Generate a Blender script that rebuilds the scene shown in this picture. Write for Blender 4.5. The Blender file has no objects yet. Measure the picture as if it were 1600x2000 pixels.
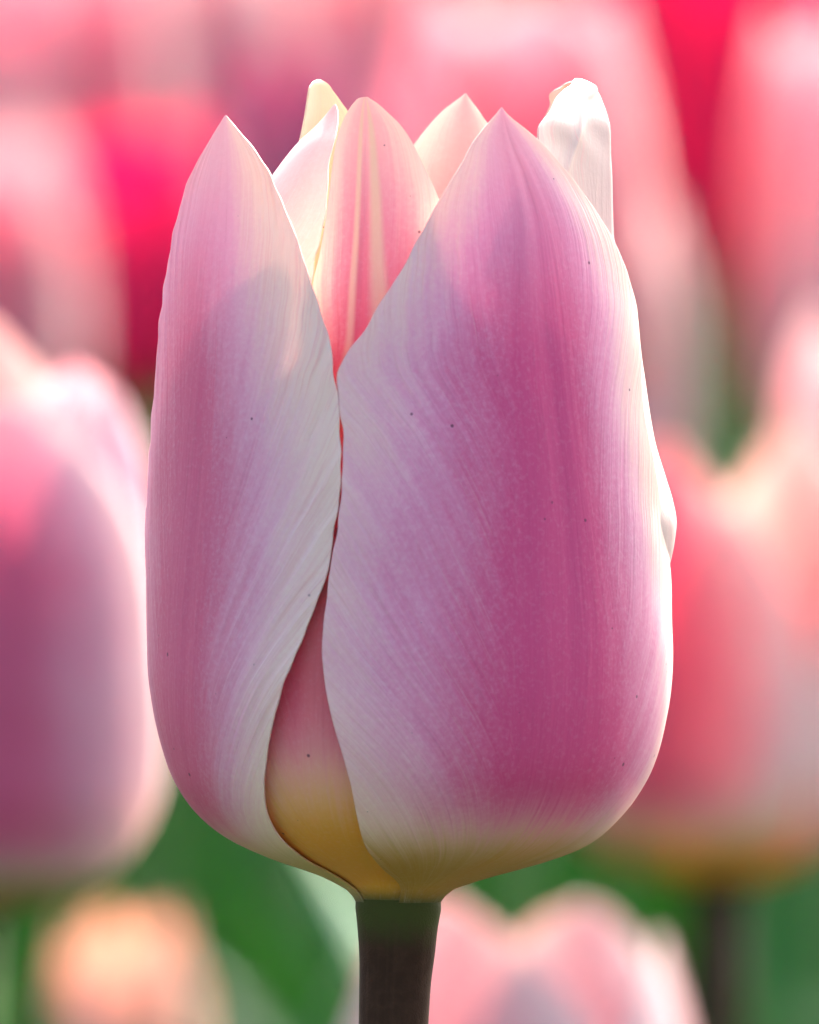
import bpy, math, random
import numpy as np
from mathutils import Vector, Matrix

# ------------------------------------------------------------------ camera, sky, sun, exposure
S = 0.04375e-3            # metres per photograph pixel in the plane of the main flower
D = 1.5                   # camera distance to the main flower
PITCH = math.radians(3.0)
P0 = Vector((0, 0, 0.42)) # centre of the main flower's head
scene = bpy.context.scene
col = scene.collection

cam_d = bpy.data.cameras.new('camera'); cam = bpy.data.objects.new('camera', cam_d); col.objects.link(cam)
cam_d.sensor_fit = 'VERTICAL'; cam_d.sensor_height = 36; cam_d.sensor_width = 36
cam_d.lens = 36 * D / (2000 * S)
cam.location = P0 + Vector((0, -D * math.cos(PITCH), D * math.sin(PITCH)))
cam.rotation_euler = (math.pi / 2 - PITCH, 0, 0)
cam_d.clip_start = 0.02; cam_d.clip_end = 500
cam_d.dof.use_dof = True
cam_d.dof.focus_distance = D - 0.006
cam_d.dof.aperture_fstop = cam_d.lens / 12.5      # 12.5 mm entrance pupil
scene.camera = cam

SUN_EL, SUN_AZ = math.radians(39), math.radians(19)   # azimuth from straight behind (+Y) towards the right (+X)
sun_dir = Vector((math.sin(SUN_AZ) * math.cos(SUN_EL), math.cos(SUN_AZ) * math.cos(SUN_EL), math.sin(SUN_EL)))
world = bpy.data.worlds.new('World'); scene.world = world; world.use_nodes = True
wn = world.node_tree.nodes; wl = world.node_tree.links
sky = wn.new('ShaderNodeTexSky'); sky.sky_type = 'NISHITA'; sky.sun_disc = False
sky.sun_elevation = SUN_EL; sky.sun_rotation = SUN_AZ
sky.dust_density = 6.0; sky.air_density = 0.5; sky.ozone_density = 0.4
wn['Background'].inputs[1].default_value = 0.15
wl.new(sky.outputs[0], wn['Background'].inputs[0])
sun_l = bpy.data.lights.new('sun', 'SUN'); sun = bpy.data.objects.new('sun', sun_l); col.objects.link(sun)
sun_l.energy = 3.0; sun_l.angle = math.radians(0.53); sun_l.color = (1.0, 0.97, 0.92)
sun.rotation_euler = sun_dir.to_track_quat('Z', 'Y').to_euler()
sun.location = (1, 1, 2)
scene.view_settings.view_transform = 'Standard'; scene.view_settings.look = 'None'
scene.view_settings.exposure = 2.5; scene.view_settings.gamma = 1
scene.cycles.max_bounces = 8; scene.cycles.diffuse_bounces = 4; scene.cycles.transmission_bounces = 7
scene.cycles.use_adaptive_sampling = True; scene.cycles.adaptive_threshold = 0.02
scene.cycles.use_denoising = True

def at(px, py, k):
    """World point seen at photograph pixel (px, py), k camera distances away."""
    right = Vector((1, 0, 0)); up = Vector((0, math.sin(PITCH), math.cos(PITCH))); fwd = Vector((0, math.cos(PITCH), -math.sin(PITCH)))
    return cam.location + fwd * (D * k) + (right * (px - 800) + up * (1000 - py)) * (S * k)

# ------------------------------------------------------------------ helpers
def pchip(xk, yk, x):
    xk = np.asarray(xk, float); yk = np.asarray(yk, float)
    if xk[0] > xk[-1]: xk = xk[::-1]; yk = yk[::-1]
    x = np.clip(x, xk[0], xk[-1])
    h = np.diff(xk); d = np.diff(yk) / h; m = np.zeros(len(xk))
    for i in range(1, len(xk) - 1):
        if d[i - 1] * d[i] > 0:
            w1 = 2 * h[i] + h[i - 1]; w2 = h[i] + 2 * h[i - 1]
            m[i] = (w1 + w2) / (w1 / d[i - 1] + w2 / d[i])
    m[0] = d[0]; m[-1] = d[-1]
    i = np.clip(np.searchsorted(xk, x) - 1, 0, len(h) - 1)
    t = (x - xk[i]) / h[i]
    return ((2*t**3 - 3*t**2 + 1) * yk[i] + (t**3 - 2*t**2 + t) * h[i] * m[i]
            + (-2*t**3 + 3*t**2) * yk[i + 1] + (t**3 - t**2) * h[i] * m[i + 1])

def sstep(a, b, x):
    t = np.clip((x - a) / (b - a), 0, 1); return t * t * (3 - 2 * t)

def grid_faces(nv, nu, off=0, flip=False):
    f = []
    for j in range(nv - 1):
        for i in range(nu - 1):
            a = off + j * nu + i
            q = (a, a + 1, a + nu + 1, a + nu)
            f.append(q[::-1] if flip else q)
    return f

def shell(P, thick):
    """Close a (nv, nu, 3) sheet into a thin shell; returns verts, faces."""
    nv, nu, _ = P.shape
    du = np.gradient(P, axis=1); dv = np.gradient(P, axis=0)
    n = np.cross(du, dv); n /= np.maximum(np.linalg.norm(n, axis=2, keepdims=True), 1e-12)
    Q = P - n * thick[..., None]
    V = np.concatenate([P.reshape(-1, 3), Q.reshape(-1, 3)])
    N = nv * nu
    F = grid_faces(nv, nu) + grid_faces(nv, nu, N, True)
    rim = [(0, i) for i in range(nu)] + [(j, nu - 1) for j in range(1, nv)] + [(nv - 1, i) for i in range(nu - 2, -1, -1)] + [(j, 0) for j in range(nv - 2, 0, -1)]
    ids = [j * nu + i for j, i in rim]
    for a, b in zip(ids, ids[1:] + ids[:1]): F.append((b, a, a + N, b + N))
    return V, F

def make_mesh(name, V, F, uvs=(), smooth=True):
    me = bpy.data.meshes.new(name)
    me.from_pydata([tuple(v) for v in V], [], F)
    if uvs:
        loop_v = np.empty(len(me.loops), np.int32); me.loops.foreach_get('vertex_index', loop_v)
        for nm, uv in uvs:
            l = me.uv_layers.new(name=nm); l.data.foreach_set('uv', np.ascontiguousarray(uv[loop_v], np.float32).ravel())
    if smooth: me.polygons.foreach_set('use_smooth', np.ones(len(me.polygons), bool))
    me.update(); return me

def link(name, me, mat, parent=None, loc=(0, 0, 0)):
    o = bpy.data.objects.new(name, me); col.objects.link(o)
    if mat is not None and not me.materials: me.materials.append(mat)
    o.parent = parent; o.location = loc; return o

def tag(o, label=None, cat=None, group=None, kind=None):
    for k, v in (('label', label), ('category', cat), ('group', group), ('kind', kind)):
        if v: o[k] = v
    return o

def empty(name, loc):
    o = bpy.data.objects.new(name, None); col.objects.link(o); o.location = loc; o.empty_display_size = 0.02; return o

# ------------------------------------------------------------------ materials
class NT:
    def __init__(s, name):
        s.m = bpy.data.materials.new(name); s.m.use_nodes = True
        s.t = s.m.node_tree; s.t.nodes.clear()
        s.out = s.t.nodes.new('ShaderNodeOutputMaterial')
    def n(s, typ, ins=None, **kw):
        nd = s.t.nodes.new(typ)
        for k, v in kw.items(): setattr(nd, k, v)
        for k, v in (ins or {}).items():
            if isinstance(v, bpy.types.NodeSocket): s.t.links.new(v, nd.inputs[k])
            else: nd.inputs[k].default_value = v
        return nd
    def math(s, op, a, b=0.0, c=0.0):
        return s.n('ShaderNodeMath', {0: a, 1: b, 2: c}, operation=op).outputs[0]
    def ss(s, x, a, b, lo=0.0, hi=1.0):      # smooth step, a may exceed b
        return s.n('ShaderNodeMapRange', {0: x, 1: a, 2: b, 3: lo, 4: hi}, interpolation_type='SMOOTHSTEP').outputs[0]
    def mix(s, f, a, b, blend='MIX'):
        nd = s.n('ShaderNodeMix', None, data_type='RGBA', blend_type=blend)
        for k, v in ((0, f), (6, a), (7, b)):
            if isinstance(v, bpy.types.NodeSocket): s.t.links.new(v, nd.inputs[k])
            else: nd.inputs[k].default_value = (*v, 1) if isinstance(v, tuple) and len(v) == 3 else v
        return nd.outputs[2]
    def noise(s, vec, scale, detail=3, rough=0.55):
        return s.n('ShaderNodeTexNoise', {'Vector': vec, 'Scale': scale, 'Detail': detail, 'Roughness': rough}).outputs[0]
    def vec(s, x, y, z=0.0):
        return s.n('ShaderNodeCombineXYZ', {0: x, 1: y, 2: z}).outputs[0]

def petal_mat(name, flame, mid, margin, base, spread=0.0, base_top=0.10, rib=None, trans=0.54, warm=(1.0, 0.84, 0.76), fine=True, seed=0.0,
              tipfade=0.0, right=1.0, left=1.0, shift=0.0, narrow=0.0, core=0.0):
    """Pigment laid out along the petal: u across (-1..1), v from claw to tip, w constant along each fanning vein."""
    M = NT(name)
    u1 = M.n('ShaderNodeSeparateXYZ', {0: M.n('ShaderNodeUVMap', uv_map='petal').outputs[0]})
    pu, pv = u1.outputs[0], u1.outputs[1]
    a = M.math('ABSOLUTE', pu)
    us = M.math('MULTIPLY_ADD', M.ss(pv, 0.40, 0.85), shift, pu)
    ae = M.math('MAXIMUM', M.math('MULTIPLY', us, right), M.math('MULTIPLY', us, -left))
    ae = M.math('MULTIPLY_ADD', M.ss(pv, 0.45, 0.95), narrow, ae)
    big = M.noise(M.vec(M.math('MULTIPLY', pu, 2.4), M.math('MULTIPLY', pv, 3.5), seed + 9), 1.0, 2)
    long1 = M.noise(M.vec(M.math('MULTIPLY', pu, 11.0), M.math('MULTIPLY', pv, 1.6), seed), 1.0, 3)
    e = M.math('MULTIPLY_ADD', M.math('SUBTRACT', big, 0.5), 0.35, ae)
    if fine:
        w = M.n('ShaderNodeSeparateXYZ', {0: M.n('ShaderNodeUVMap', uv_map='vein').outputs[0]}).outputs[0]
        fan = M.ss(a, 0.10, 0.45)
        oc = M.n('ShaderNodeTexCoord').outputs['Object']
        grain = M.noise(oc, 2300.0, 2, 0.65)
        long2 = M.noise(M.vec(M.math('MULTIPLY', pu, 42.0), M.math('MULTIPLY', pv, 6.0), seed + 1), 1.0, 3, 0.65)
        al = M.math('ADD', M.math('MULTIPLY', a, 2.0), M.math('MULTIPLY', pv, 1.5))
        v1 = M.noise(M.vec(M.math('MULTIPLY', w, 26.0), M.math('MULTIPLY', al, 0.5), M.math('MULTIPLY_ADD', M.math('SIGN', pu), 4.0, seed)), 1.0, 2)
        v2 = M.noise(M.vec(M.math('MULTIPLY', w, 95.0), M.math('MULTIPLY', al, 1.1), M.math('MULTIPLY_ADD', M.math('SIGN', pu), 4.0, seed)), 1.0, 3, 0.65)
        f3 = lambda A_, B_: M.n('ShaderNodeMix', {0: fan, 2: A_, 3: B_}, data_type='FLOAT').outputs[0]
        st, st2 = f3(long1, v1), f3(long2, v2)
        e = M.math('MULTIPLY_ADD', M.math('SUBTRACT', st, 0.5), 0.34, e)
        e = M.math('MULTIPLY_ADD', M.math('SUBTRACT', st2, 0.5), 0.22, e)
        e = M.math('MULTIPLY_ADD', M.math('SUBTRACT', grain, 0.5), 0.22, e)
    else:
        st = st2 = long1
        e = M.math('MULTIPLY_ADD', M.math('SUBTRACT', st, 0.5), 0.42, e)
    vv = M.math('MULTIPLY_ADD', M.math('SUBTRACT', st2, 0.5), 0.05, pv)
    vv = M.math('MULTIPLY_ADD', M.math('SUBTRACT', st, 0.5), 0.035, vv)
    vlow = M.ss(vv, base_top * 0.7, base_top * 2.6)
    m1 = M.math('MULTIPLY', M.ss(e, 1.06 + spread, 0.38 + spread), vlow)
    m2 = M.math('MULTIPLY', M.ss(e, 0.72 + spread + core, 0.06 + spread + core), vlow)
    if tipfade:
        m1 = M.math('MULTIPLY', m1, M.ss(vv, 0.82, 1.0, 1.0, 1.0 - 0.5 * tipfade))
        m2 = M.math('MULTIPLY', m2, M.ss(vv, 0.66, 0.95, 1.0, 1.0 - tipfade))
    c = M.mix(m1, margin, mid)
    c = M.mix(m2, c, flame)
    dark = M.math('MULTIPLY', M.ss(st2, 0.50, 0.78), M.math('MULTIPLY', m1, 0.30))
    c = M.mix(dark, c, tuple(0.72 * x for x in flame))
    if rib:
        r1 = M.ss(M.math('ABSOLUTE', M.math('SUBTRACT', a, 0.16)), 0.12, 0.02)
        c = M.mix(M.math('MULTIPLY', r1, M.ss(pv, 0.40, 0.95, 0.10, 0.85)), c, rib)
    # claw of the petal: yellow to olive at the very base
    c = M.mix(M.ss(vv, base_top * 1.9, base_top * 0.75), c, base)
    c = M.mix(M.ss(pv, 0.030, 0.004), c, (0.055, 0.07, 0.018))
    hgt = st
    if fine:
        c = M.mix(M.math('MULTIPLY', M.ss(grain, 0.45, 0.8), 0.06), c, (0.9, 0.8, 0.85))
        c = M.mix(M.math('MULTIPLY', M.ss(st2, 0.5, 0.22), M.math('MULTIPLY', fan, 0.22)), c, (0.86, 0.78, 0.74))
        vein = M.math('MULTIPLY', M.ss(st2, 0.47, 0.68), M.math('MULTIPLY', M.ss(m1, 0.85, 0.1), M.math('MULTIPLY', vlow, 0.5)))
        c = M.mix(vein, c, (0.80, 0.46, 0.44))
        vor = M.n('ShaderNodeTexVoronoi', {'Vector': oc, 'Scale': 430.0})
        sel = M.n('ShaderNodeSeparateColor', {0: vor.outputs['Color']}).outputs[0]
        sz = M.n('ShaderNodeSeparateColor', {0: vor.outputs['Color']}).outputs[1]
        rr = M.math('MULTIPLY_ADD', M.math('MULTIPLY', sz, sz), 0.07, 0.02)
        dot = M.math('MULTIPLY', M.ss(M.math('DIVIDE', vor.outputs['Distance'], rr), 1.1, 0.5), M.math('GREATER_THAN', sel, 0.2))
        c = M.mix(M.math('MULTIPLY', dot, 0.8), c, (0.07, 0.02, 0.05))
        hgt = M.math('MULTIPLY_ADD', st2, M.ss(a, 0.2, 0.9, 0.3, 0.8), M.math('MULTIPLY', st, 0.9))
        hgt = M.math('MULTIPLY', hgt, M.ss(pv, 0.98, 0.80, 0.0, 1.0))      # veins run out before the very tip
        hgt = M.math('MULTIPLY_ADD', grain, 0.12, hgt)
    tc = M.mix(1.0, M.n('ShaderNodeGamma', {0: c, 1: 0.80}).outputs[0], warm, 'MULTIPLY')
    nrm = {}
    if fine: nrm = {'Normal': M.n('ShaderNodeBump', {'Height': hgt, 'Strength': 0.6, 'Distance': 0.0002}).outputs[0]}
    pr = M.n('ShaderNodeBsdfPrincipled', {'Base Color': c, 'Roughness': 0.48, 'Specular IOR Level': 0.35, 'Sheen Weight': 0.04, 'Sheen Roughness': 0.4, **nrm})
    tr = M.n('ShaderNodeBsdfTranslucent', {'Color': tc, **nrm})
    mx = M.n('ShaderNodeMixShader', {0: trans, 1: pr.outputs[0], 2: tr.outputs[0]})
    M.t.links.new(mx.outputs[0], M.out.inputs[0])
    return M.m

def leaf_mat(name, c1, c2, trans_c, tr_f=0.28):
    M = NT(name)
    u = M.n('ShaderNodeSeparateXYZ', {0: M.n('ShaderNodeUVMap', uv_map='petal').outputs[0]})
    st = M.noise(M.vec(M.math('MULTIPLY', u.outputs[0], 14.0), M.math('MULTIPLY', u.outputs[1], 3.0)), 1.0, 3)
    c = M.mix(M.ss(st, 0.3, 0.7), c1, c2)
    patch = M.noise(M.n('ShaderNodeTexCoord').outputs['Object'], 22.0, 2)
    c = M.mix(M.ss(patch, 0.48, 0.66, 0.0, 0.7), c, tuple(v * f for v, f in zip(c2, (1.7, 1.2, 0.7))))
    c = M.mix(M.ss(patch, 0.46, 0.30, 0.0, 0.6), c, tuple(v * 0.45 for v in c1))
    bump = M.n('ShaderNodeBump', {'Height': st, 'Strength': 0.3, 'Distance': 0.0006})
    pr = M.n('ShaderNodeBsdfPrincipled', {'Base Color': c, 'Roughness': 0.6, 'Specular IOR Level': 0.2, 'Normal': bump.outputs[0]})
    tr = M.n('ShaderNodeBsdfTranslucent', {'Color': (*trans_c, 1)})
    mx = M.n('ShaderNodeMixShader', {0: tr_f, 1: pr.outputs[0], 2: tr.outputs[0]})
    M.t.links.new(mx.outputs[0], M.out.inputs[0]); return M.m

def stem_mat(name, low, top, reach):
    """Stem skin: 'top' colour in the last 'reach' metres below the flower, 'low' below that."""
    M = NT(name)
    u = M.n('ShaderNodeSeparateXYZ', {0: M.n('ShaderNodeUVMap', uv_map='petal').outputs[0]})
    oc = M.n('ShaderNodeTexCoord').outputs['Object']
    nz = M.noise(oc, 900.0, 3); sp = M.noise(oc, 5000.0, 1)
    long = M.noise(M.vec(M.math('MULTIPLY', u.outputs[0], 30.0), M.math('MULTIPLY', u.outputs[1], 60.0)), 1.0, 2)
    c = M.mix(M.ss(nz, 0.35, 0.7, 0.0, 0.5), low, tuple(1.7 * x for x in low))
    c = M.mix(M.ss(long, 0.45, 0.8, 0.0, 0.35), c, tuple(2.2 * x for x in low))
    d = M.math('MULTIPLY_ADD', M.math('SUBTRACT', nz, 0.5), reach * 0.6, u.outputs[1])
    c = M.mix(M.ss(d, reach * 1.5, reach * 0.3), c, top)
    bump = M.n('ShaderNodeBump', {'Height': M.math('ADD', nz, sp), 'Strength': 0.25, 'Distance': 0.0002})
    pr = M.n('ShaderNodeBsdfPrincipled', {'Base Color': c, 'Roughness': 0.62, 'Specular IOR Level': 0.05, 'Normal': bump.outputs[0]})
    M.t.links.new(pr.outputs[0], M.out.inputs[0]); return M.m

CREAM = (0.89, 0.70, 0.575)
MAT_A = petal_mat('petal_pink_flamed', (0.66, 0.075, 0.22), (0.80, 0.355, 0.51), CREAM, (0.54, 0.29, 0.06), spread=0.22, core=-0.08, warm=(1.0, 0.88, 0.84), base_top=0.066, seed=1.0, right=1.35, shift=-0.05, narrow=0.12, tipfade=0.8, trans=0.23)
MAT_B = petal_mat('petal_pink_pale_margin', (0.68, 0.13, 0.24), (0.80, 0.40, 0.52), CREAM, (0.60, 0.42, 0.16), spread=0.18, core=-0.12, warm=(1.0, 0.88, 0.84), base_top=0.055, seed=5.0, right=1.15, shift=0.28, narrow=0.12, tipfade=0.9, trans=0.21, left=0.7)
MAT_C = petal_mat('petal_inner_ribbed', (0.72, 0.12, 0.19), (0.79, 0.34, 0.40), CREAM, (0.74, 0.37, 0.055), spread=0.22, base_top=0.11, rib=(0.74, 0.62, 0.42), seed=8.0, narrow=0.36, tipfade=1.0, trans=0.24)  # mid and base warmed towards red and orange, painting in the gap's glow
MAT_D = petal_mat('petal_inner_cream', (0.66, 0.38, 0.34), (0.68, 0.45, 0.39), (0.70, 0.56, 0.47), (0.55, 0.36, 0.06), spread=0.2, seed=11.0, tipfade=0.5, trans=0.22)
MAT_E = petal_mat('petal_inner_yellowish', (0.74, 0.58, 0.38), (0.78, 0.67, 0.46), (0.78, 0.74, 0.50), (0.55, 0.36, 0.06), spread=-0.35, seed=23.0, tipfade=0.9, trans=0.30, warm=(1.0, 0.92, 0.80))
MAT_G = petal_mat('petal_inner_cream_crumpled', (0.62, 0.42, 0.42), (0.66, 0.52, 0.48), (0.68, 0.60, 0.52), (0.55, 0.36, 0.06), spread=-0.35, seed=15.0, tipfade=0.9, trans=0.28)
MAT_F = petal_mat('petal_back_pink', (0.74, 0.30, 0.34), (0.78, 0.50, 0.48), (0.85, 0.76, 0.68), (0.55, 0.36, 0.06), spread=-0.05, seed=19.0, tipfade=0.7, trans=0.28, warm=(1.0, 0.90, 0.86))
MAT_STEM = stem_mat('stem_brown_purple', (0.038, 0.020, 0.012), (0.05, 0.06, 0.016), 0.0030)
MAT_STEM_G = stem_mat('stem_green', (0.09, 0.16, 0.05), (0.11, 0.17, 0.05), 0.01)
MAT_LEAF = leaf_mat('leaf_blue_green', (0.025, 0.095, 0.025), (0.05, 0.15, 0.05), (0.10, 0.32, 0.02))
MAT_LEAF_P = leaf_mat('leaf_glaucous', (0.09, 0.20, 0.115), (0.14, 0.27, 0.17), (0.16, 0.38, 0.10))

# ------------------------------------------------------------------ ground
def ground():
    n = 60; xs = np.sign(np.linspace(-1, 1, n)) * np.abs(np.linspace(-1, 1, n)) ** 3 * 150
    X, Y = np.meshgrid(xs, xs)
    rng = np.random.default_rng(3)
    Z = rng.normal(0, 0.006, X.shape) * (np.abs(X) < 8) * (np.abs(Y) < 8) - 0.008
    V = np.stack([X, Y, Z], 2).reshape(-1, 3)
    M = NT('soil')
    oc = M.n('ShaderNodeTexCoord').outputs['Object']
    n1 = M.noise(oc, 25.0, 6, 0.7)
    c = M.mix(M.ss(n1, 0.3, 0.7), (0.028, 0.018, 0.011), (0.085, 0.058, 0.036))
    bump = M.n('ShaderNodeBump', {'Height': n1, 'Strength': 0.8, 'Distance': 0.02})
    pr = M.n('ShaderNodeBsdfPrincipled', {'Base Color': c, 'Roughness': 0.95, 'Normal': bump.outputs[0]})
    M.t.links.new(pr.outputs[0], M.out.inputs[0])
    o = link('ground', make_mesh('ground', V, grid_faces(n, n)), M.m)
    tag(o, 'dark brown soil of the tulip bed', None, None, 'structure')
ground()

# ------------------------------------------------------------------ main tulip
CX = 795.0
def cxy(y): return 778 + 17 * sstep(1775, 1640, y)      # the flower's axis bends slightly onto its stem
UPV = Vector((0, math.sin(PITCH), math.cos(PITCH))); BACKV = Vector((0, math.cos(PITCH), -math.sin(PITCH)))
def head_to_world(X, Y, Z):
    """Head coordinates (metres; X right, Y depth, Z up the flower) to world offsets from P0."""
    return np.stack([X, Y * BACKV.y + Z * UPV.y, Y * BACKV.z + Z * UPV.z], -1)

BASE = P0 + Vector((-0.0010, 0.0, -0.42))         # where the stem leaves the ground
main = empty('tulip', BASE)
tag(main, 'large sharp pink and cream tulip with brown stem in front of the blurred ones', 'tulip')

def wob(rng, n):
    ph = rng.uniform(0, 6.28, n); return ph

def main_petal(name, R, M, L, Rr, mat, label=None, nu=110, nv=170, t_mid=0.00042, t_edge=0.00016, groove=0.0, margin_out=0.0,
               edge_wave=0.0, ripple=0.0, seed=0, bump_fn=None, vk=1.45, pleat=0.0, wave_to=0.93):
    """R, M, L, Rr: lists of (photo y, value) for radius (photo px), midrib angle, left and right edge angles (degrees; 0 faces the camera).
    An edge value given as ('x', px) is an edge seen at that photo column."""
    rng = np.random.default_rng(seed)
    y0, y1 = R[0][0], R[-1][0]                     # base, tip
    f = 1 - (1 - np.linspace(0, 1, nv)) ** vk
    f = f * 0.93 + 0.07 * np.linspace(0, 1, nv)
    f = np.where(np.linspace(0, 1, nv) < .12, f, f)
    ys = y0 + (y1 - y0) * f
    rk = [k[0] for k in R]; rv = [k[1] for k in R]
    def ang(keys):
        kk, vv = [], []
        for y, a in keys:
            if isinstance(a, tuple):
                r = float(pchip(rk, rv, np.array([y]))[0]); s_ = max(-0.9999, min(0.9999, (a[1] - float(cxy(np.array(y)))) / r))
                an = math.degrees(math.asin(s_))
                if len(a) > 2: an = a[2] * 180 - an
                a = an
            kk.append(y); vv.append(a)
        return pchip(kk, vv, ys)
    Rv = pchip(rk, rv, ys); Mv, Lv, Rg = ang(M), ang(L), ang(Rr)
    vfr = (y0 - ys) / (y0 - y1)
    if edge_wave:
        ph = rng.uniform(0, 6.28, 12); amp = edge_wave * sstep(0.25, 0.5, vfr) * sstep(1.0, wave_to, vfr)
        wl_ = sum(np.sin(vfr * fr + ph[i]) / (1 + 0.4 * i) for i, fr in enumerate((31, 57, 96, 150)))
        wr_ = sum(np.sin(vfr * fr + ph[i + 5]) / (1 + 0.4 * i) for i, fr in enumerate((28, 61, 90, 163)))
        Lv = Lv + amp * wl_; Rg = Rg + amp * wr_
    u = np.linspace(-1, 1, nu); u = np.sign(u) * (1 - (1 - np.abs(u)) ** 1.25)
    U, VF = np.meshgrid(u, vfr)
    PH = np.where(U < 0, Mv[:, None] + U * (Mv - Lv)[:, None], Mv[:, None] + U * (Rg - Mv)[:, None])
    RR = np.repeat(Rv[:, None], nu, 1)
    Z = np.repeat(((1000 - ys) * S)[:, None], nu, 1)
    env = sstep(0.10, 0.3, VF) * sstep(1.0, 0.88, VF)
    RR = RR + margin_out * U ** 4 * env
    RR = RR - groove * (np.exp(-(U / 0.045) ** 2) - 0.6 * np.exp(-((np.abs(U) - 0.13) / 0.06) ** 2)) * env
    if ripple:
        ph = rng.uniform(0, 6.28, 8)
        RR = RR + ripple * env * (np.abs(U) ** 1.5) * (np.sin(VF * 14 + U * 2 + ph[0]) + 0.6 * np.sin(VF * 25 - U * 4 + ph[1]) + 0.35 * np.sin(VF * 47 + U * 5 + ph[2]))
        RR = RR + ripple * 0.5 * env * np.sin(U * 5 + VF * 4 + ph[3]) * np.cos(VF * 6 + ph[4])
    if pleat:
        wv = VF - 0.8 * np.sqrt(np.abs(U) + 0.003)
        RR = RR + pleat * env * sstep(0.35, 0.9, np.abs(U)) * (np.sin(wv * 90 + 3 * np.sin(VF * 9)) + 0.7 * np.sin(wv * 167 + 2 * np.sin(VF * 13 + 1)))
    if bump_fn is not None: RR = RR + bump_fn(U, ys[:, None] + 0 * U, PH)
    a = np.radians(PH)
    X = RR * S * np.sin(a) + (cxy(ys) - 800)[:, None] * S; Y = -RR * S * np.cos(a)
    P = head_to_world(X, Y, Z) + np.array(P0 - BASE)
    th = t_edge + (t_mid - t_edge) * (1 - np.abs(U) ** 3) * (1 - VF ** 6)
    th = th * np.clip((np.radians(Rg - Lv) * Rv * S / 0.003), 0.08, 1)[:, None]
    V, F = shell(P, th)
    uv1 = np.stack([U, VF], 2).reshape(-1, 2); w = VF - 0.8 * np.sqrt(np.abs(U) + 0.003)
    uv2 = np.stack([w, VF], 2).reshape(-1, 2)
    o = link(name, make_mesh(name, V, F, (('petal', np.tile(uv1, (2, 1))), ('vein', np.tile(uv2, (2, 1))))), mat, main)
    if label: o['label'] = label
    return o

x = lambda p: ('x', p)
xb = lambda p: ('x', p, 1)
xl = lambda p: ('x', p, -1)
# right front outer petal
main_petal('petal',
    R=[(1776, 78), (1766, 81.5), (1757, 86), (1750, 91), (1738, 104), (1722, 146), (1700, 220), (1690, 256), (1650, 355), (1600, 414), (1560, 447), (1500, 480), (1440, 498), (1350, 512), (1250, 517), (1080, 513), (900, 504), (770, 493), (620, 475), (470, 452), (350, 430), (260, 411), (218, 402)],
    M=[(1776, 38), (1500, 38), (1019, 37), (775, x(1079)), (600, x(1060)), (449, x(1045)), (355, x(1021)), (270, x(990)), (218, x(978))],
    L=[(1776, -2), (1745, x(783)), (1690, x(745)), (1640, x(712)), (1540, x(690)), (1480, x(675)), (1400, x(652)), (1320, x(636)), (1260, x(631)), (1170, x(640)), (1080, x(655)), (960, x(670)), (870, x(671)), (790, x(667)), (735, x(662)), (700, x(677)), (650, x(712)), (590, x(748)), (530, x(785)), (470, x(820)), (400, x(858)), (350, x(885)), (300, x(914)), (260, x(942)), (235, x(964)), (218, x(977))],
    Rr=[(1776, 80), (1700, 95), (1600, 100), (1250, 96), (1080, 83), (1000, x(1292)), (900, x(1272)), (770, x(1250)), (620, x(1240)), (540, x(1221)), (470, x(1192)), (400, x(1150)), (330, x(1098)), (290, x(1060)), (260, x(1026)), (240, x(1000)), (228, x(987)), (218, x(979))],
    mat=MAT_A, label='broad magenta-flamed front petal with pale left margin', groove=2.2, ripple=2.2, seed=1, margin_out=3, edge_wave=0.2)
# left front outer petal
main_petal('petal',
    R=[(1776, 78), (1766, 81.5), (1757, 86), (1750, 91), (1738, 104), (1720, 140), (1705, 175), (1690, 226), (1670, 282), (1640, 347), (1600, 400), (1560, 434), (1500, 466), (1380, 497), (1300, 505), (1150, 508), (900, 500), (700, 491), (520, 476), (400, 462), (330, 455), (232, 443)],
    M=[(1776, -80), (1650, -74), (1450, -62), (1200, -56), (900, -53), (520, -52), (330, -52), (232, -52.5)],
    L=[(1776, -110), (1650, -115), (1400, -108), (1150, -98), (900, -90), (700, -82), (520, -77.5), (400, -70.5), (330, -64), (280, -58.5), (250, -55), (232, -52.9)],
    Rr=[(1776, -48), (1745, x(700)), (1715, x(662)), (1690, x(618)), (1655, x(570)), (1620, x(540)), (1580, x(523)), (1540, x(519)), (1470, x(525)), (1400, x(540)), (1330, x(560)), (1280, x(580)), (1200, x(611)), (1140, x(635)), (1060, x(655)), (1010, x(660)), (930, x(668)), (800, x(664)), (720, x(657)), (680, x(649)), (610, x(628)), (530, x(601)), (440, x(571)), (370, x(541)), (320, x(514)), (280, x(484)), (250, x(459)), (232, -52.1)],
    mat=MAT_B, label='front petal with wide cream pleated margin and lit patch near its tip', groove=1.0, ripple=2.0, seed=2, margin_out=4, pleat=1.0, edge_wave=0.22)
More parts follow.
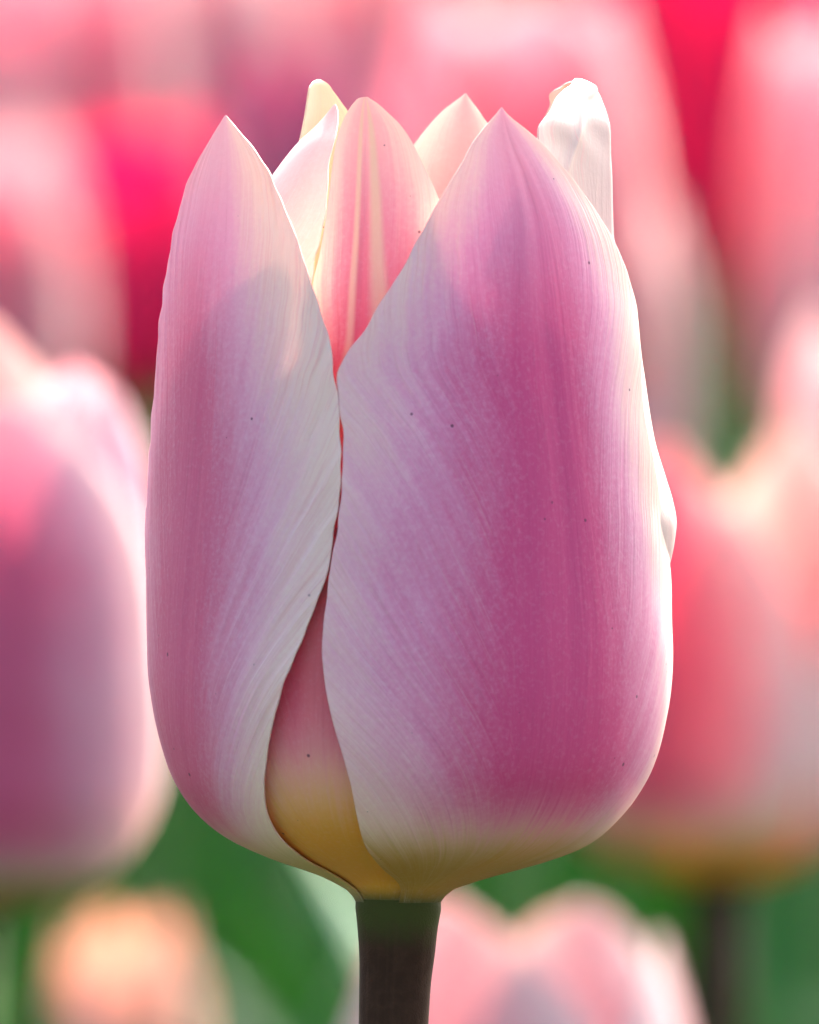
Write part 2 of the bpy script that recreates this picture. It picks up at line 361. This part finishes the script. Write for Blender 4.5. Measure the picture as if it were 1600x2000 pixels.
# inner front petal, between and behind the two outer ones
main_petal('petal',
    R=[(1770, 76), (1738, 95), (1710, 142), (1690, 200), (1670, 254), (1640, 318), (1600, 372), (1560, 408), (1500, 440), (1400, 464), (1250, 474), (900, 468), (600, 430), (500, 414), (400, 400), (300, 384), (198, 368)],
    M=[(1770, -30), (1700, -22), (1600, -17), (1400, -15), (900, -13), (400, -12), (198, -12.5)],
    L=[(1770, -70), (1500, -64), (1000, -56), (800, -40), (650, x(606)), (570, x(612)), (500, x(627)), (430, x(639)), (350, x(648)), (290, x(657)), (250, x(669)), (220, x(684)), (206, x(695)), (199.5, x(703)), (198, -12.9)],
    Rr=[(1770, 20), (1500, 40), (1000, 45), (700, 30), (500, x(890)), (395, x(856)), (350, x(836)), (305, x(815)), (260, x(789)), (228, x(758)), (208, x(735)), (200, x(722)), (198, -11.8)],
    mat=MAT_C, label='inner front petal with yellowish ribs and orange base', groove=2.0, ripple=2.0, seed=3)
# inner left petal, its ragged front margin beside the ribbed one
main_petal('petal',
    R=[(1766, 78), (1735, 96), (1690, 190), (1640, 300), (1560, 390), (1400, 448), (1250, 460), (900, 448), (700, 422), (600, 392), (500, 352), (420, 312), (352, 269), (310, 238), (280, 213), (245, 178), (222, 160), (205, 150)],
    M=[(1766, -90), (900, -85), (500, -72), (352, -68), (280, -68), (205, -69)],
    L=[(1766, -140), (1200, -140), (600, -128), (400, -112), (310, -98), (280, -91), (260, -85), (240, x(623)), (225, x(636)), (214, x(645)), (205, x(653))],
    Rr=[(1766, -60), (1200, -45), (700, -30), (545, x(611)), (500, x(621)), (450, x(627)), (400, x(635)), (350, x(638)), (310, x(644)), (275, x(654)), (245, x(659)), (225, x(660)), (214, x(659)), (205, x(656.5))],
    mat=MAT_D, label='cream inner petal with ragged margin', ripple=2.0, seed=4, edge_wave=0.45)
# pale petal whose yellowish tip stands behind it
main_petal('petal',
    R=[(1764, 70), (1735, 88), (1690, 170), (1640, 270), (1560, 350), (1400, 405), (1250, 420), (900, 410), (600, 345), (400, 262), (300, 218), (222, 202), (185, 198), (153, 194)],
    M=[(1764, -122), (600, -122), (222, -120), (153, -117)],
    L=[(1764, -160), (900, -165), (400, -160), (270, xl(712)), (222, xl(684)), (200, xl(667)), (185, xl(656)), (172, xl(646)), (162, xl(639)), (156, xl(631)), (153, xl(625))],
    Rr=[(1764, -90), (900, -85), (400, -84), (300, -89), (240, -96), (210, -98.5), (185, -100), (172, xl(602)), (163, xl(606.5)), (156, xl(613)), (153, xl(621))],
    mat=MAT_E, label='pale petal with yellowish tip', ripple=1.5, seed=14, edge_wave=0.3)
# back outer petal, its inner face showing
main_petal('petal',
    R=[(1768, 80), (1735, 104), (1690, 230), (1640, 345), (1560, 430), (1400, 488), (1200, 500), (900, 490), (600, 455), (400, 412), (280, 376), (230, 362), (175, 350)],
    M=[(1768, 165), (600, 163), (175, 160.8)],
    L=[(1768, 200), (1200, 225), (700, 215), (400, 196), (280, xb(803)), (235, xb(840)), (205, xb(869)), (188, xb(892)), (178, xb(906)), (175, 161.1)],
    Rr=[(1768, 130), (1200, 105), (700, 112), (400, 134), (280, 147.5), (232, 154.2), (205, 157), (188, 159.1), (178, 160.2), (175, 160.5)],
    mat=MAT_F, label='back petal showing its pinkish inner face', ripple=2.0, seed=5, margin_out=-6)
# inner right petal, crumpled tip, bulging out beside the front petal
def bulge(U, Y, PH):
    g = np.exp(-((PH - 92) / 26) ** 2)
    prof = pchip([700, 800, 860, 930, 985, 1020, 1060, 1110, 1200, 1260], [0, 6, 12, 28, 42, 47, 43, 33, 12, 0], Y.ravel()).reshape(Y.shape)
    crumple = 4.0 * np.exp(-((Y - 175) / 30) ** 2) * np.sin(PH * 0.35 + Y * 0.09) + 1.2 * np.exp(-((Y - 260) / 60) ** 2) * np.sin(PH * 0.22 - Y * 0.05)
    # the side wall is nearly flat between the front margin and the silhouette
    chord = 400 * (np.cos(np.radians(27)) / np.cos(np.radians(np.clip(PH, 37, 91) - 64)) - 1) * sstep(640, 440, Y)
    crease = 7.0 * np.exp(-np.abs(PH - 74 + (Y - 230) * 0.12) / 2.2) * sstep(190, 230, Y) * sstep(430, 330, Y)
    return g * prof + crumple + chord + crease - 24 * np.where(U < -0.35, (np.abs(U) - 0.35) ** 1.5, 0) * sstep(900, 500, Y)
main_petal('petal',
    R=[(1766, 70), (1735, 98), (1690, 205), (1640, 315), (1560, 405), (1400, 462), (1250, 474), (1020, 480), (800, 468), (640, 452), (540, 432), (460, 404), (330, 400), (250, 396), (200, 383), (170, 372), (158, 352), (153, 342)],
    M=[(1766, 100), (900, 96), (330, 95), (200, 97), (153, 98)],
    L=[(1766, 60), (1200, 50), (700, 36), (450, 30), (330, 36), (280, x(1072)), (250, x(1088)), (220, x(1106)), (200, x(1120)), (182, x(1140)), (170, 76), (160, 84), (153, 90)],
    Rr=[(1766, 140), (1200, 150), (700, 155), (400, 150), (300, xb(1008)), (262, xb(1036)), (225, xb(1060)), (195, xb(1083)), (175, xb(1092)), (163, xb(1100)), (157, xb(1112)), (153, 107)],
    mat=MAT_G, label='cream inner petal with crumpled tip', ripple=2.0, seed=6, edge_wave=1.7, wave_to=0.99, bump_fn=bulge)

def tube(pts, rads, n=20):
    """Tapered round tube; second uv is the distance in metres below its top end (the last point)."""
    pts = [Vector(p) for p in pts]; V, UV = [], []
    tot = [0.0]
    for p, q in zip(pts, pts[1:]): tot.append(tot[-1] + (q - p).length)
    for i, (p, r) in enumerate(zip(pts, rads)):
        t = (pts[min(i + 1, len(pts) - 1)] - pts[max(i - 1, 0)]).normalized()
        sx = t.cross(Vector((0, 1, 0))).normalized(); sy = sx.cross(t)
        for k in range(n):
            an = 2 * math.pi * k / n
            V.append(p + (sx * math.cos(an) + sy * math.sin(an)) * r); UV.append((k / n, tot[-1] - tot[i]))
    F = []
    for i in range(len(pts) - 1):
        for k in range(n):
            a, b = i * n + k, i * n + (k + 1) % n
            F.append((b, a, a + n, b + n))
    F.append(tuple(range(n))); F.append(tuple(range(len(V) - 1, len(V) - n - 1, -1)))
    return V, F, np.array(UV)

def hw(px, py, dy=0.0):
    v = head_to_world(np.array((px - 800) * S), np.array(dy), np.array((1000 - py) * S)); return Vector(v) + P0 - BASE

keys = [(1700, 778, 60), (1735, 778, 76), (1748, 778, 81), (1757, 778, 83.5), (1772, 778, 84), (1800, 777, 80), (1850, 776, 75), (1920, 772, 70), (2000, 769, 68)]
ptsr = []
for yy in np.concatenate([np.linspace(2000, 1760, 16), np.linspace(1752, 1706, 6)]):
    ptsr.append((hw(float(pchip([k[0] for k in keys], [k[1] for k in keys], np.array([yy]))[0]), yy), float(pchip([k[0] for k in keys], [k[2] for k in keys], np.array([yy]))[0]) * S))
top = ptsr[0][0]; low = []
for i in range(14):
    t = i / 14.0
    low.append((Vector((top.x * t ** 1.5, top.y * t * t, -0.01 + (top.z + 0.01) * t)), 0.0036 - 0.0006 * t))
allp = low + ptsr
V, F, UV = tube([p for p, r in allp], [r for p, r in allp], 40)
# distance is measured from the top of the tube, which hides inside the flower
UV[:, 1] -= (1760 - 1706) * S
link('stem', make_mesh('stem', V, F, (('petal', UV),)), MAT_STEM, main)['label'] = 'thick brown-purple stem, green under the flower'

# ------------------------------------------------------------------ leaves
def leaf_mesh(name, length, width, lean, curl, az, seed=0, nu=9, nv=26, fold=0.25):
    """Strap leaf rising from the origin: lean in radians from vertical at its foot, curl added along it."""
    rng = random.Random(seed); P = np.zeros((nv, nu, 3)); U = np.zeros((nv, nu)); VV = np.zeros((nv, nu))
    ph = rng.uniform(0, 6.28); pos = np.array([0.0, 0.0]); ds = length / (nv - 1)
    for j in range(nv):
        t = j / (nv - 1); an = lean + curl * t * t
        half = width * 0.5 * (0.35 + 0.65 * math.sin(min(1, t / 0.45) * math.pi / 2)) * max(0.015, (1 - max(0, (t - 0.45) / 0.55) ** 1.8))
        nrm = np.array([-math.cos(an), math.sin(an)])
        for i in range(nu):
            u = -1 + 2 * i / (nu - 1)
            lift = fold * half * u * u + 0.06 * width * math.sin(9 * t + ph + 1.5 * u) * u * u
            q = pos + nrm * lift
            P[j, i] = (q[0], u * half, q[1]); U[j, i] = u; VV[j, i] = t
        pos = pos + np.array([math.sin(an), math.cos(an)]) * ds
    c, s = math.cos(az), math.sin(az)
    P = np.stack([P[..., 0] * c - P[..., 1] * s, P[..., 0] * s + P[..., 1] * c, P[..., 2]], -1)
    V, F = shell(P, np.full((nv, nu), 0.0006))
    uv = np.stack([U, VV], 2).reshape(-1, 2)
    return V, F, np.tile(uv, (2, 1))

def add_leaf(parent, length, width, lean, curl, az, seed, mat, z=0.0):
    V, F, UV = leaf_mesh('leaf', length, width, lean, curl, az, seed)
    return link('leaf', make_mesh('leaf', V, F, (('petal', UV),)), mat, parent, (0, 0, z))
add_leaf(main, 0.27, 0.055, 0.35, 0.7, 0.4, 1, MAT_LEAF)
add_leaf(main, 0.24, 0.048, 0.30, 0.8, 2.9, 2, MAT_LEAF)
add_leaf(main, 0.20, 0.035, 0.25, 0.6, 4.9, 3, MAT_LEAF, 0.04)

# ------------------------------------------------------------------ the blurred tulips behind
T_R = [(0, .045), (.02, .075), (.05, .17), (.09, .235), (.16, .285), (.28, .317), (.42, .32), (.58, .31), (.72, .29), (.84, .262), (.93, .235), (1, .215)]
T_W = [(0, 30), (.06, 50), (.2, 60), (.45, 62), (.6, 58), (.72, 49), (.82, 37), (.9, 24), (.96, 12), (.99, 5), (1, .6)]
T_WB = [(0, 30), (.06, 50), (.2, 60), (.45, 64), (.65, 62), (.78, 56), (.87, 47), (.93, 36), (.97, 25), (.99, 15), (1, 3)]
def generic_petal(H, az, inner, rng, fat=1.0, openness=0.0, nu=25, nv=40, tip=1.0, blunt=0.0):
    t = 1 - (1 - np.linspace(0, 1, nv)) ** 1.5
    h = H * tip
    R = pchip([k[0] for k in T_R], [k[1] for k in T_R], t) * H * fat * (0.925 if inner else 1.0) * (1 + openness * t ** 2)
    W = ((1 - blunt) * pchip([k[0] for k in T_W], [k[1] for k in T_W], t) + blunt * pchip([k[0] for k in T_WB], [k[1] for k in T_WB], t)) * rng.uniform(.92, 1.06)
    u = np.linspace(-1, 1, nu); U, T = np.meshgrid(u, t)
    A = math.degrees(az) + U * W[:, None]
    ph = rng.uniform(0, 6.28, 4)
    RR = R[:, None] * (1 + 0.02 * U ** 2 * np.sin(T * 11 + ph[0]) + 0.012 * np.sin(U * 5 + ph[1] + 3 * T)) - 0.012 * H * np.exp(-(U / .08) ** 2) * sstep(.1, .4, T)
    a = np.radians(A)
    P = np.stack([RR * np.sin(a), -RR * np.cos(a), (T * h) * np.ones_like(RR) - 0.004 * H * np.abs(U)], -1)
    V, F = shell(P, (0.00018 + 0.00025 * (1 - np.abs(U) ** 3)))
    uv1 = np.stack([U, T], 2).reshape(-1, 2); uv2 = np.stack([U / (0.3 + 0.9 * T), T], 2).reshape(-1, 2)
    return V, F, np.tile(uv1, (2, 1)), np.tile(uv2, (2, 1))

PM = {}
def bgmat(key, *a, **k): PM[key] = petal_mat('petal_' + key, *a, fine=False, **{'trans': 0.5, **k})
bgmat('mauve', (0.70, 0.13, 0.26), (0.79, 0.42, 0.53), (0.86, 0.72, 0.70), (0.50, 0.36, 0.18), spread=-0.05, base_top=0.08, seed=30, tipfade=0.8, trans=0.40)
bgmat('rose', (0.70, 0.10, 0.18), (0.80, 0.30, 0.36), (0.88, 0.76, 0.70), (0.66, 0.36, 0.06), spread=-0.06, base_top=0.10, seed=33, trans=0.42)
bgmat('rose_cream_lit', (0.82, 0.38, 0.38), (0.88, 0.58, 0.54), (0.90, 0.85, 0.80), (0.66, 0.42, 0.10), spread=0.05, base_top=0.08, seed=34, tipfade=0.8, trans=0.56)  # rose with cream margins, paled further to paint in the sunlit side
bgmat('salmon', (0.84, 0.24, 0.32), (0.87, 0.42, 0.46), (0.90, 0.76, 0.74), (0.65, 0.40, 0.12), spread=0.0, seed=36, tipfade=0.9, warm=(1.0, 0.86, 0.86))  # tips paled to paint in the white sun highlights on the tops
bgmat('crimson', (0.78, 0.012, 0.15), (0.86, 0.04, 0.28), (0.88, 0.14, 0.42), (0.40, 0.06, 0.04), spread=0.4, base_top=0.05, seed=39, trans=0.55, warm=(1.0, 0.84, 0.98))
bgmat('blush', (0.82, 0.42, 0.46), (0.86, 0.62, 0.62), (0.90, 0.82, 0.79), (0.60, 0.45, 0.22), spread=-0.1, seed=42, tipfade=0.6, trans=0.52, warm=(1.0, 0.86, 0.84))
bgmat('pale_pink', (0.74, 0.36, 0.39), (0.79, 0.50, 0.50), (0.83, 0.70, 0.66), (0.60, 0.45, 0.22), spread=0.0, seed=48, tipfade=0.6, trans=0.34)
bgmat('white_blush', (0.84, 0.56, 0.58), (0.88, 0.74, 0.74), (0.91, 0.86, 0.84), (0.86, 0.72, 0.64), spread=-0.3, base_top=0.06, seed=49, tipfade=0.6, trans=0.55, warm=(1.0, 0.9, 0.9))
bgmat('plum', (0.50, 0.06, 0.17), (0.62, 0.20, 0.34), (0.78, 0.50, 0.52), (0.40, 0.28, 0.12), spread=0.2, base_top=0.06, seed=51, trans=0.36)
bgmat('peach', (0.80, 0.50, 0.40), (0.83, 0.59, 0.48), (0.85, 0.70, 0.57), (0.66, 0.46, 0.12), spread=0.0, seed=45, tipfade=0.5)

def bg_tulip(px, base_y, tip_y, k, colour, label, az0=0.0, seed=0, fat=1.0, openness=0.0, lean=(0, 0), leaves=2, stem=None, leafmat=None, azs=None, tips=None, mats=None, blunt=0.0, back=1.0):
    rng = np.random.default_rng(seed + 100)
    head = at(px, base_y, k); H = (base_y - tip_y) * S * k
    root = empty('tulip', (head.x - lean[0] * 0.5, head.y, 0.0)); tag(root, label, 'tulip')
    off = head - root.location
    rot = Matrix.Rotation(lean[0], 3, 'Y') @ Matrix.Rotation(lean[1], 3, 'X')
    for i in range(6):
        inner = i % 2 == 1
        az = math.radians(azs[i]) if azs else az0 + i * math.pi / 3 + rng.uniform(-.1, .1)
        V, F, a, b = generic_petal(H, az, inner, rng, fat, openness + rng.uniform(-.06, .06), tip=tips[i] if tips else rng.uniform(.93, 1.0) * (back if math.cos(az) < -0.3 else 1.0), blunt=blunt)
        V = V @ np.array(rot).T
        link('petal', make_mesh('petal', V, F, (('petal', a), ('vein', b))), PM[mats[i] if mats else colour], root, off)
    pts, rad = [], []
    for i in range(13):
        t = i / 12.0
        pts.append(Vector((off.x * t ** 1.6, off.y * t, -0.01 + (off.z + 0.01 + 0.0015) * t))); rad.append(0.0042 - 0.0010 * t if i < 11 else 0.0033 + 0.0004 * (i - 10))
    V, F, UV = tube(pts, rad, 14)
    link('stem', make_mesh('stem', V, F, (('petal', UV),)), stem or MAT_STEM_G, root)
    r = random.Random(seed)
    for i in range(leaves):
        add_leaf(root, r.uniform(.22, .32), r.uniform(.035, .06), r.uniform(.15, .4), r.uniform(.4, 1.0), r.uniform(0, 6.28), seed * 7 + i, leafmat or MAT_LEAF)
    return root

bg_tulip(-60, 1795, 600, 1.38, 'mauve', 'mauve pink tulip on a green stem, its base level with the main flower', seed=1, fat=1.02, lean=(0.02, 0),
         azs=(10, 66, 192, 138, -95, -40), tips=(0.86, 0.88, 1.0, 0.9, 0.95, 0.9), openness=0.12, blunt=0.45, mats=('mauve', 'mauve', 'pale_pink', 'salmon', 'mauve', 'mauve'))  # the two back petals get lighter colours to paint in sunlight on them
bg_tulip(1405, 1728, 800, 1.72, 'rose', 'rose red tulip with orange base and glowing white sunlit side', seed=2, fat=1.05, stem=MAT_STEM,
         azs=(-28, 38, 95, 160, 225, -85), tips=(0.95, 1.0, 0.86, 0.72, 0.72, 0.85), openness=0.15, mats=('rose', 'rose_cream_lit', 'rose_cream_lit', 'rose', 'rose', 'rose'))
bg_tulip(1190, 1010, 365, 2.4, 'blush', 'pale blush tulip rising beside the dark green gap', az0=0.5, seed=3, fat=0.76, blunt=1.0, back=0.72, openness=0.12)
bg_tulip(1010, 830, -60, 2.1, 'salmon', 'big salmon pink tulip with white lit top directly behind the main flower', az0=0.1, seed=4, fat=0.98, blunt=1.0, back=0.72, openness=0.12)
bg_tulip(1395, 560, -330, 2.7, 'crimson', 'vivid crimson magenta tulip between two salmon ones', az0=0.0, seed=5, fat=1.05, back=0.7)
bg_tulip(1650, 930, 25, 2.1, 'salmon', 'salmon red tulip with a white glare on its sunlit shoulder', az0=0.7, seed=6, fat=0.72, blunt=1.0, back=0.72, openness=0.12)
bg_tulip(1690, 1330, 560, 2.0, 'blush', 'blush pink tulip tucked behind the rose red one', az0=0.2, seed=7, fat=0.75, back=0.72, openness=0.12)
bg_tulip(275, 790, 215, 2.8, 'crimson', 'deep crimson tulip with hot pink top above the mauve one', az0=0.3, seed=8, fat=1.05)
bg_tulip(90, 480, -190, 3.0, 'salmon', 'washed-out salmon tulip high above the crimson one', az0=0.7, seed=9, fat=1.1)
bg_tulip(575, 600, 60, 2.9, 'plum', 'dusky mauve tulip behind the tips of the main flower', az0=0.4, seed=10, fat=1.1)
bg_tulip(-30, 880, 220, 2.7, 'salmon', 'salmon tulip beside the crimson one, behind the mauve one', az0=0.2, seed=11, fat=0.95)
low_blush = bg_tulip(1000, 2900, 1745, 1.55, 'pale_pink', 'low blush pink tulip with open scalloped petal tips below the main flower', seed=12, fat=1.0, openness=0.12, leaves=1,
         azs=(-22, 32, 85, 150, 210, -75), tips=(0.985, 1.0, 0.93, 0.97, 0.98, 0.93), blunt=0.55)
bg_tulip(245, 2420, 1750, 2.1, 'peach', 'low peach orange tulip below the mauve one', az0=0.4, seed=13, fat=0.75)
bg_tulip(400, 330, -260, 3.2, 'blush', 'blush tulip at the far back, between the salmon and the dusky mauve ones', az0=0.1, seed=14, fat=1.0)
bg_tulip(700, 420, -190, 3.4, 'rose', 'far rose tulip between the dusky mauve and the big salmon ones', az0=0.6, seed=15, fat=1.0)

add_leaf(low_blush, 0.37, 0.045, -0.15, 0.95, 2.6, 77, MAT_LEAF_P)

# ------------------------------------------------------------------ foliage and far part of the bed, too dense to count
def foliage(name, label, spots, seed, mat, lmin, lmax):
    r = random.Random(seed); VS, FS, US, n = [], [], [], 0
    for (X, Y) in spots:
        for i in range(r.randint(3, 5)):
            V, F, UV = leaf_mesh('l', r.uniform(lmin, lmax), r.uniform(.022, .05), r.uniform(.1, .5), r.uniform(.3, 1.1), r.uniform(0, 6.28), r.random(), nu=5, nv=12)
            V = V + np.array([X + r.uniform(-.03, .03), Y + r.uniform(-.03, .03), -0.005])
            VS.append(V); FS += [tuple(k + n for k in f) for f in F]; US.append(UV); n += len(V)
    o = link(name, make_mesh(name, np.concatenate(VS), FS, (('petal', np.concatenate(US)),)), mat)
    tag(o, label, 'foliage', None, 'stuff')
r = random.Random(5)
near = [(r.uniform(-.35, .35), r.uniform(.45, 1.9)) for _ in range(95)] + [(r.choice((-1, 1)) * r.uniform(.35, 1.2), r.uniform(.5, 2.5)) for _ in range(90)] + [(r.uniform(-.5, .5), r.uniform(-.55, .45)) for _ in range(60)]  # last batch: unseen leaves around the main flower, added to cut bounced light
foliage('tulip_foliage', 'dense green tulip leaves filling the bed under the flowers', near, 4, MAT_LEAF, .18, .30)
far = [(r.uniform(-1.1, 1.1), r.uniform(1.9, 8)) for _ in range(420)]
foliage('far_foliage', 'far green tulip leaves at the back of the bed', far, 9, MAT_LEAF, .2, .34)

def far_flowers(colour, count, seed):
    rng = np.random.default_rng(seed); VS, FS, A, B, n = [], [], [], [], 0
    for q in range(count):
        Y = rng.uniform(3.8, 8.0) if q % 5 < 3 else rng.uniform(1.2, 6.0); X = rng.uniform(-1, 1) * (0.25 + 0.09 * Y)
        if q % 5 > 2: X = math.copysign(0.20 + 0.07 * Y + rng.uniform(0, 0.9), X)      # beds going on to either side
        H = rng.uniform(.055, .07); zb = rng.uniform(.31, .42)
        for i in range(6):
            V, F, a, b = generic_petal(H, i * math.pi / 3 + q, i % 2 == 1, rng, 1.0, rng.uniform(-.05, .15), nu=7, nv=10)
            V = V + np.array([X, Y, zb]); VS.append(V); FS += [tuple(k + n for k in f) for f in F]; A.append(a); B.append(b); n += len(V)
        V, F, UV = tube([Vector((X, Y, 0)), Vector((X, Y, zb * .5)), Vector((X, Y, zb + .003))], [.004, .0038, .0035], 6)
        VS.append(np.array([tuple(v) for v in V])); FS += [tuple(k + n for k in f) for f in F]
        UV[:, 0] = 0; UV[:, 1] = 0.0; A.append(UV); B.append(UV); n += len(V)
    o = link('far_tulips', make_mesh('far_tulips', np.concatenate(VS), FS, (('petal', np.concatenate(A)), ('vein', np.concatenate(B)))), PM[colour])
    tag(o, f'far-off {colour} tulips massed at the back of the bed', 'tulips', None, 'stuff')
far_flowers('salmon', 150, 1); far_flowers('crimson', 80, 2); far_flowers('blush', 80, 3)
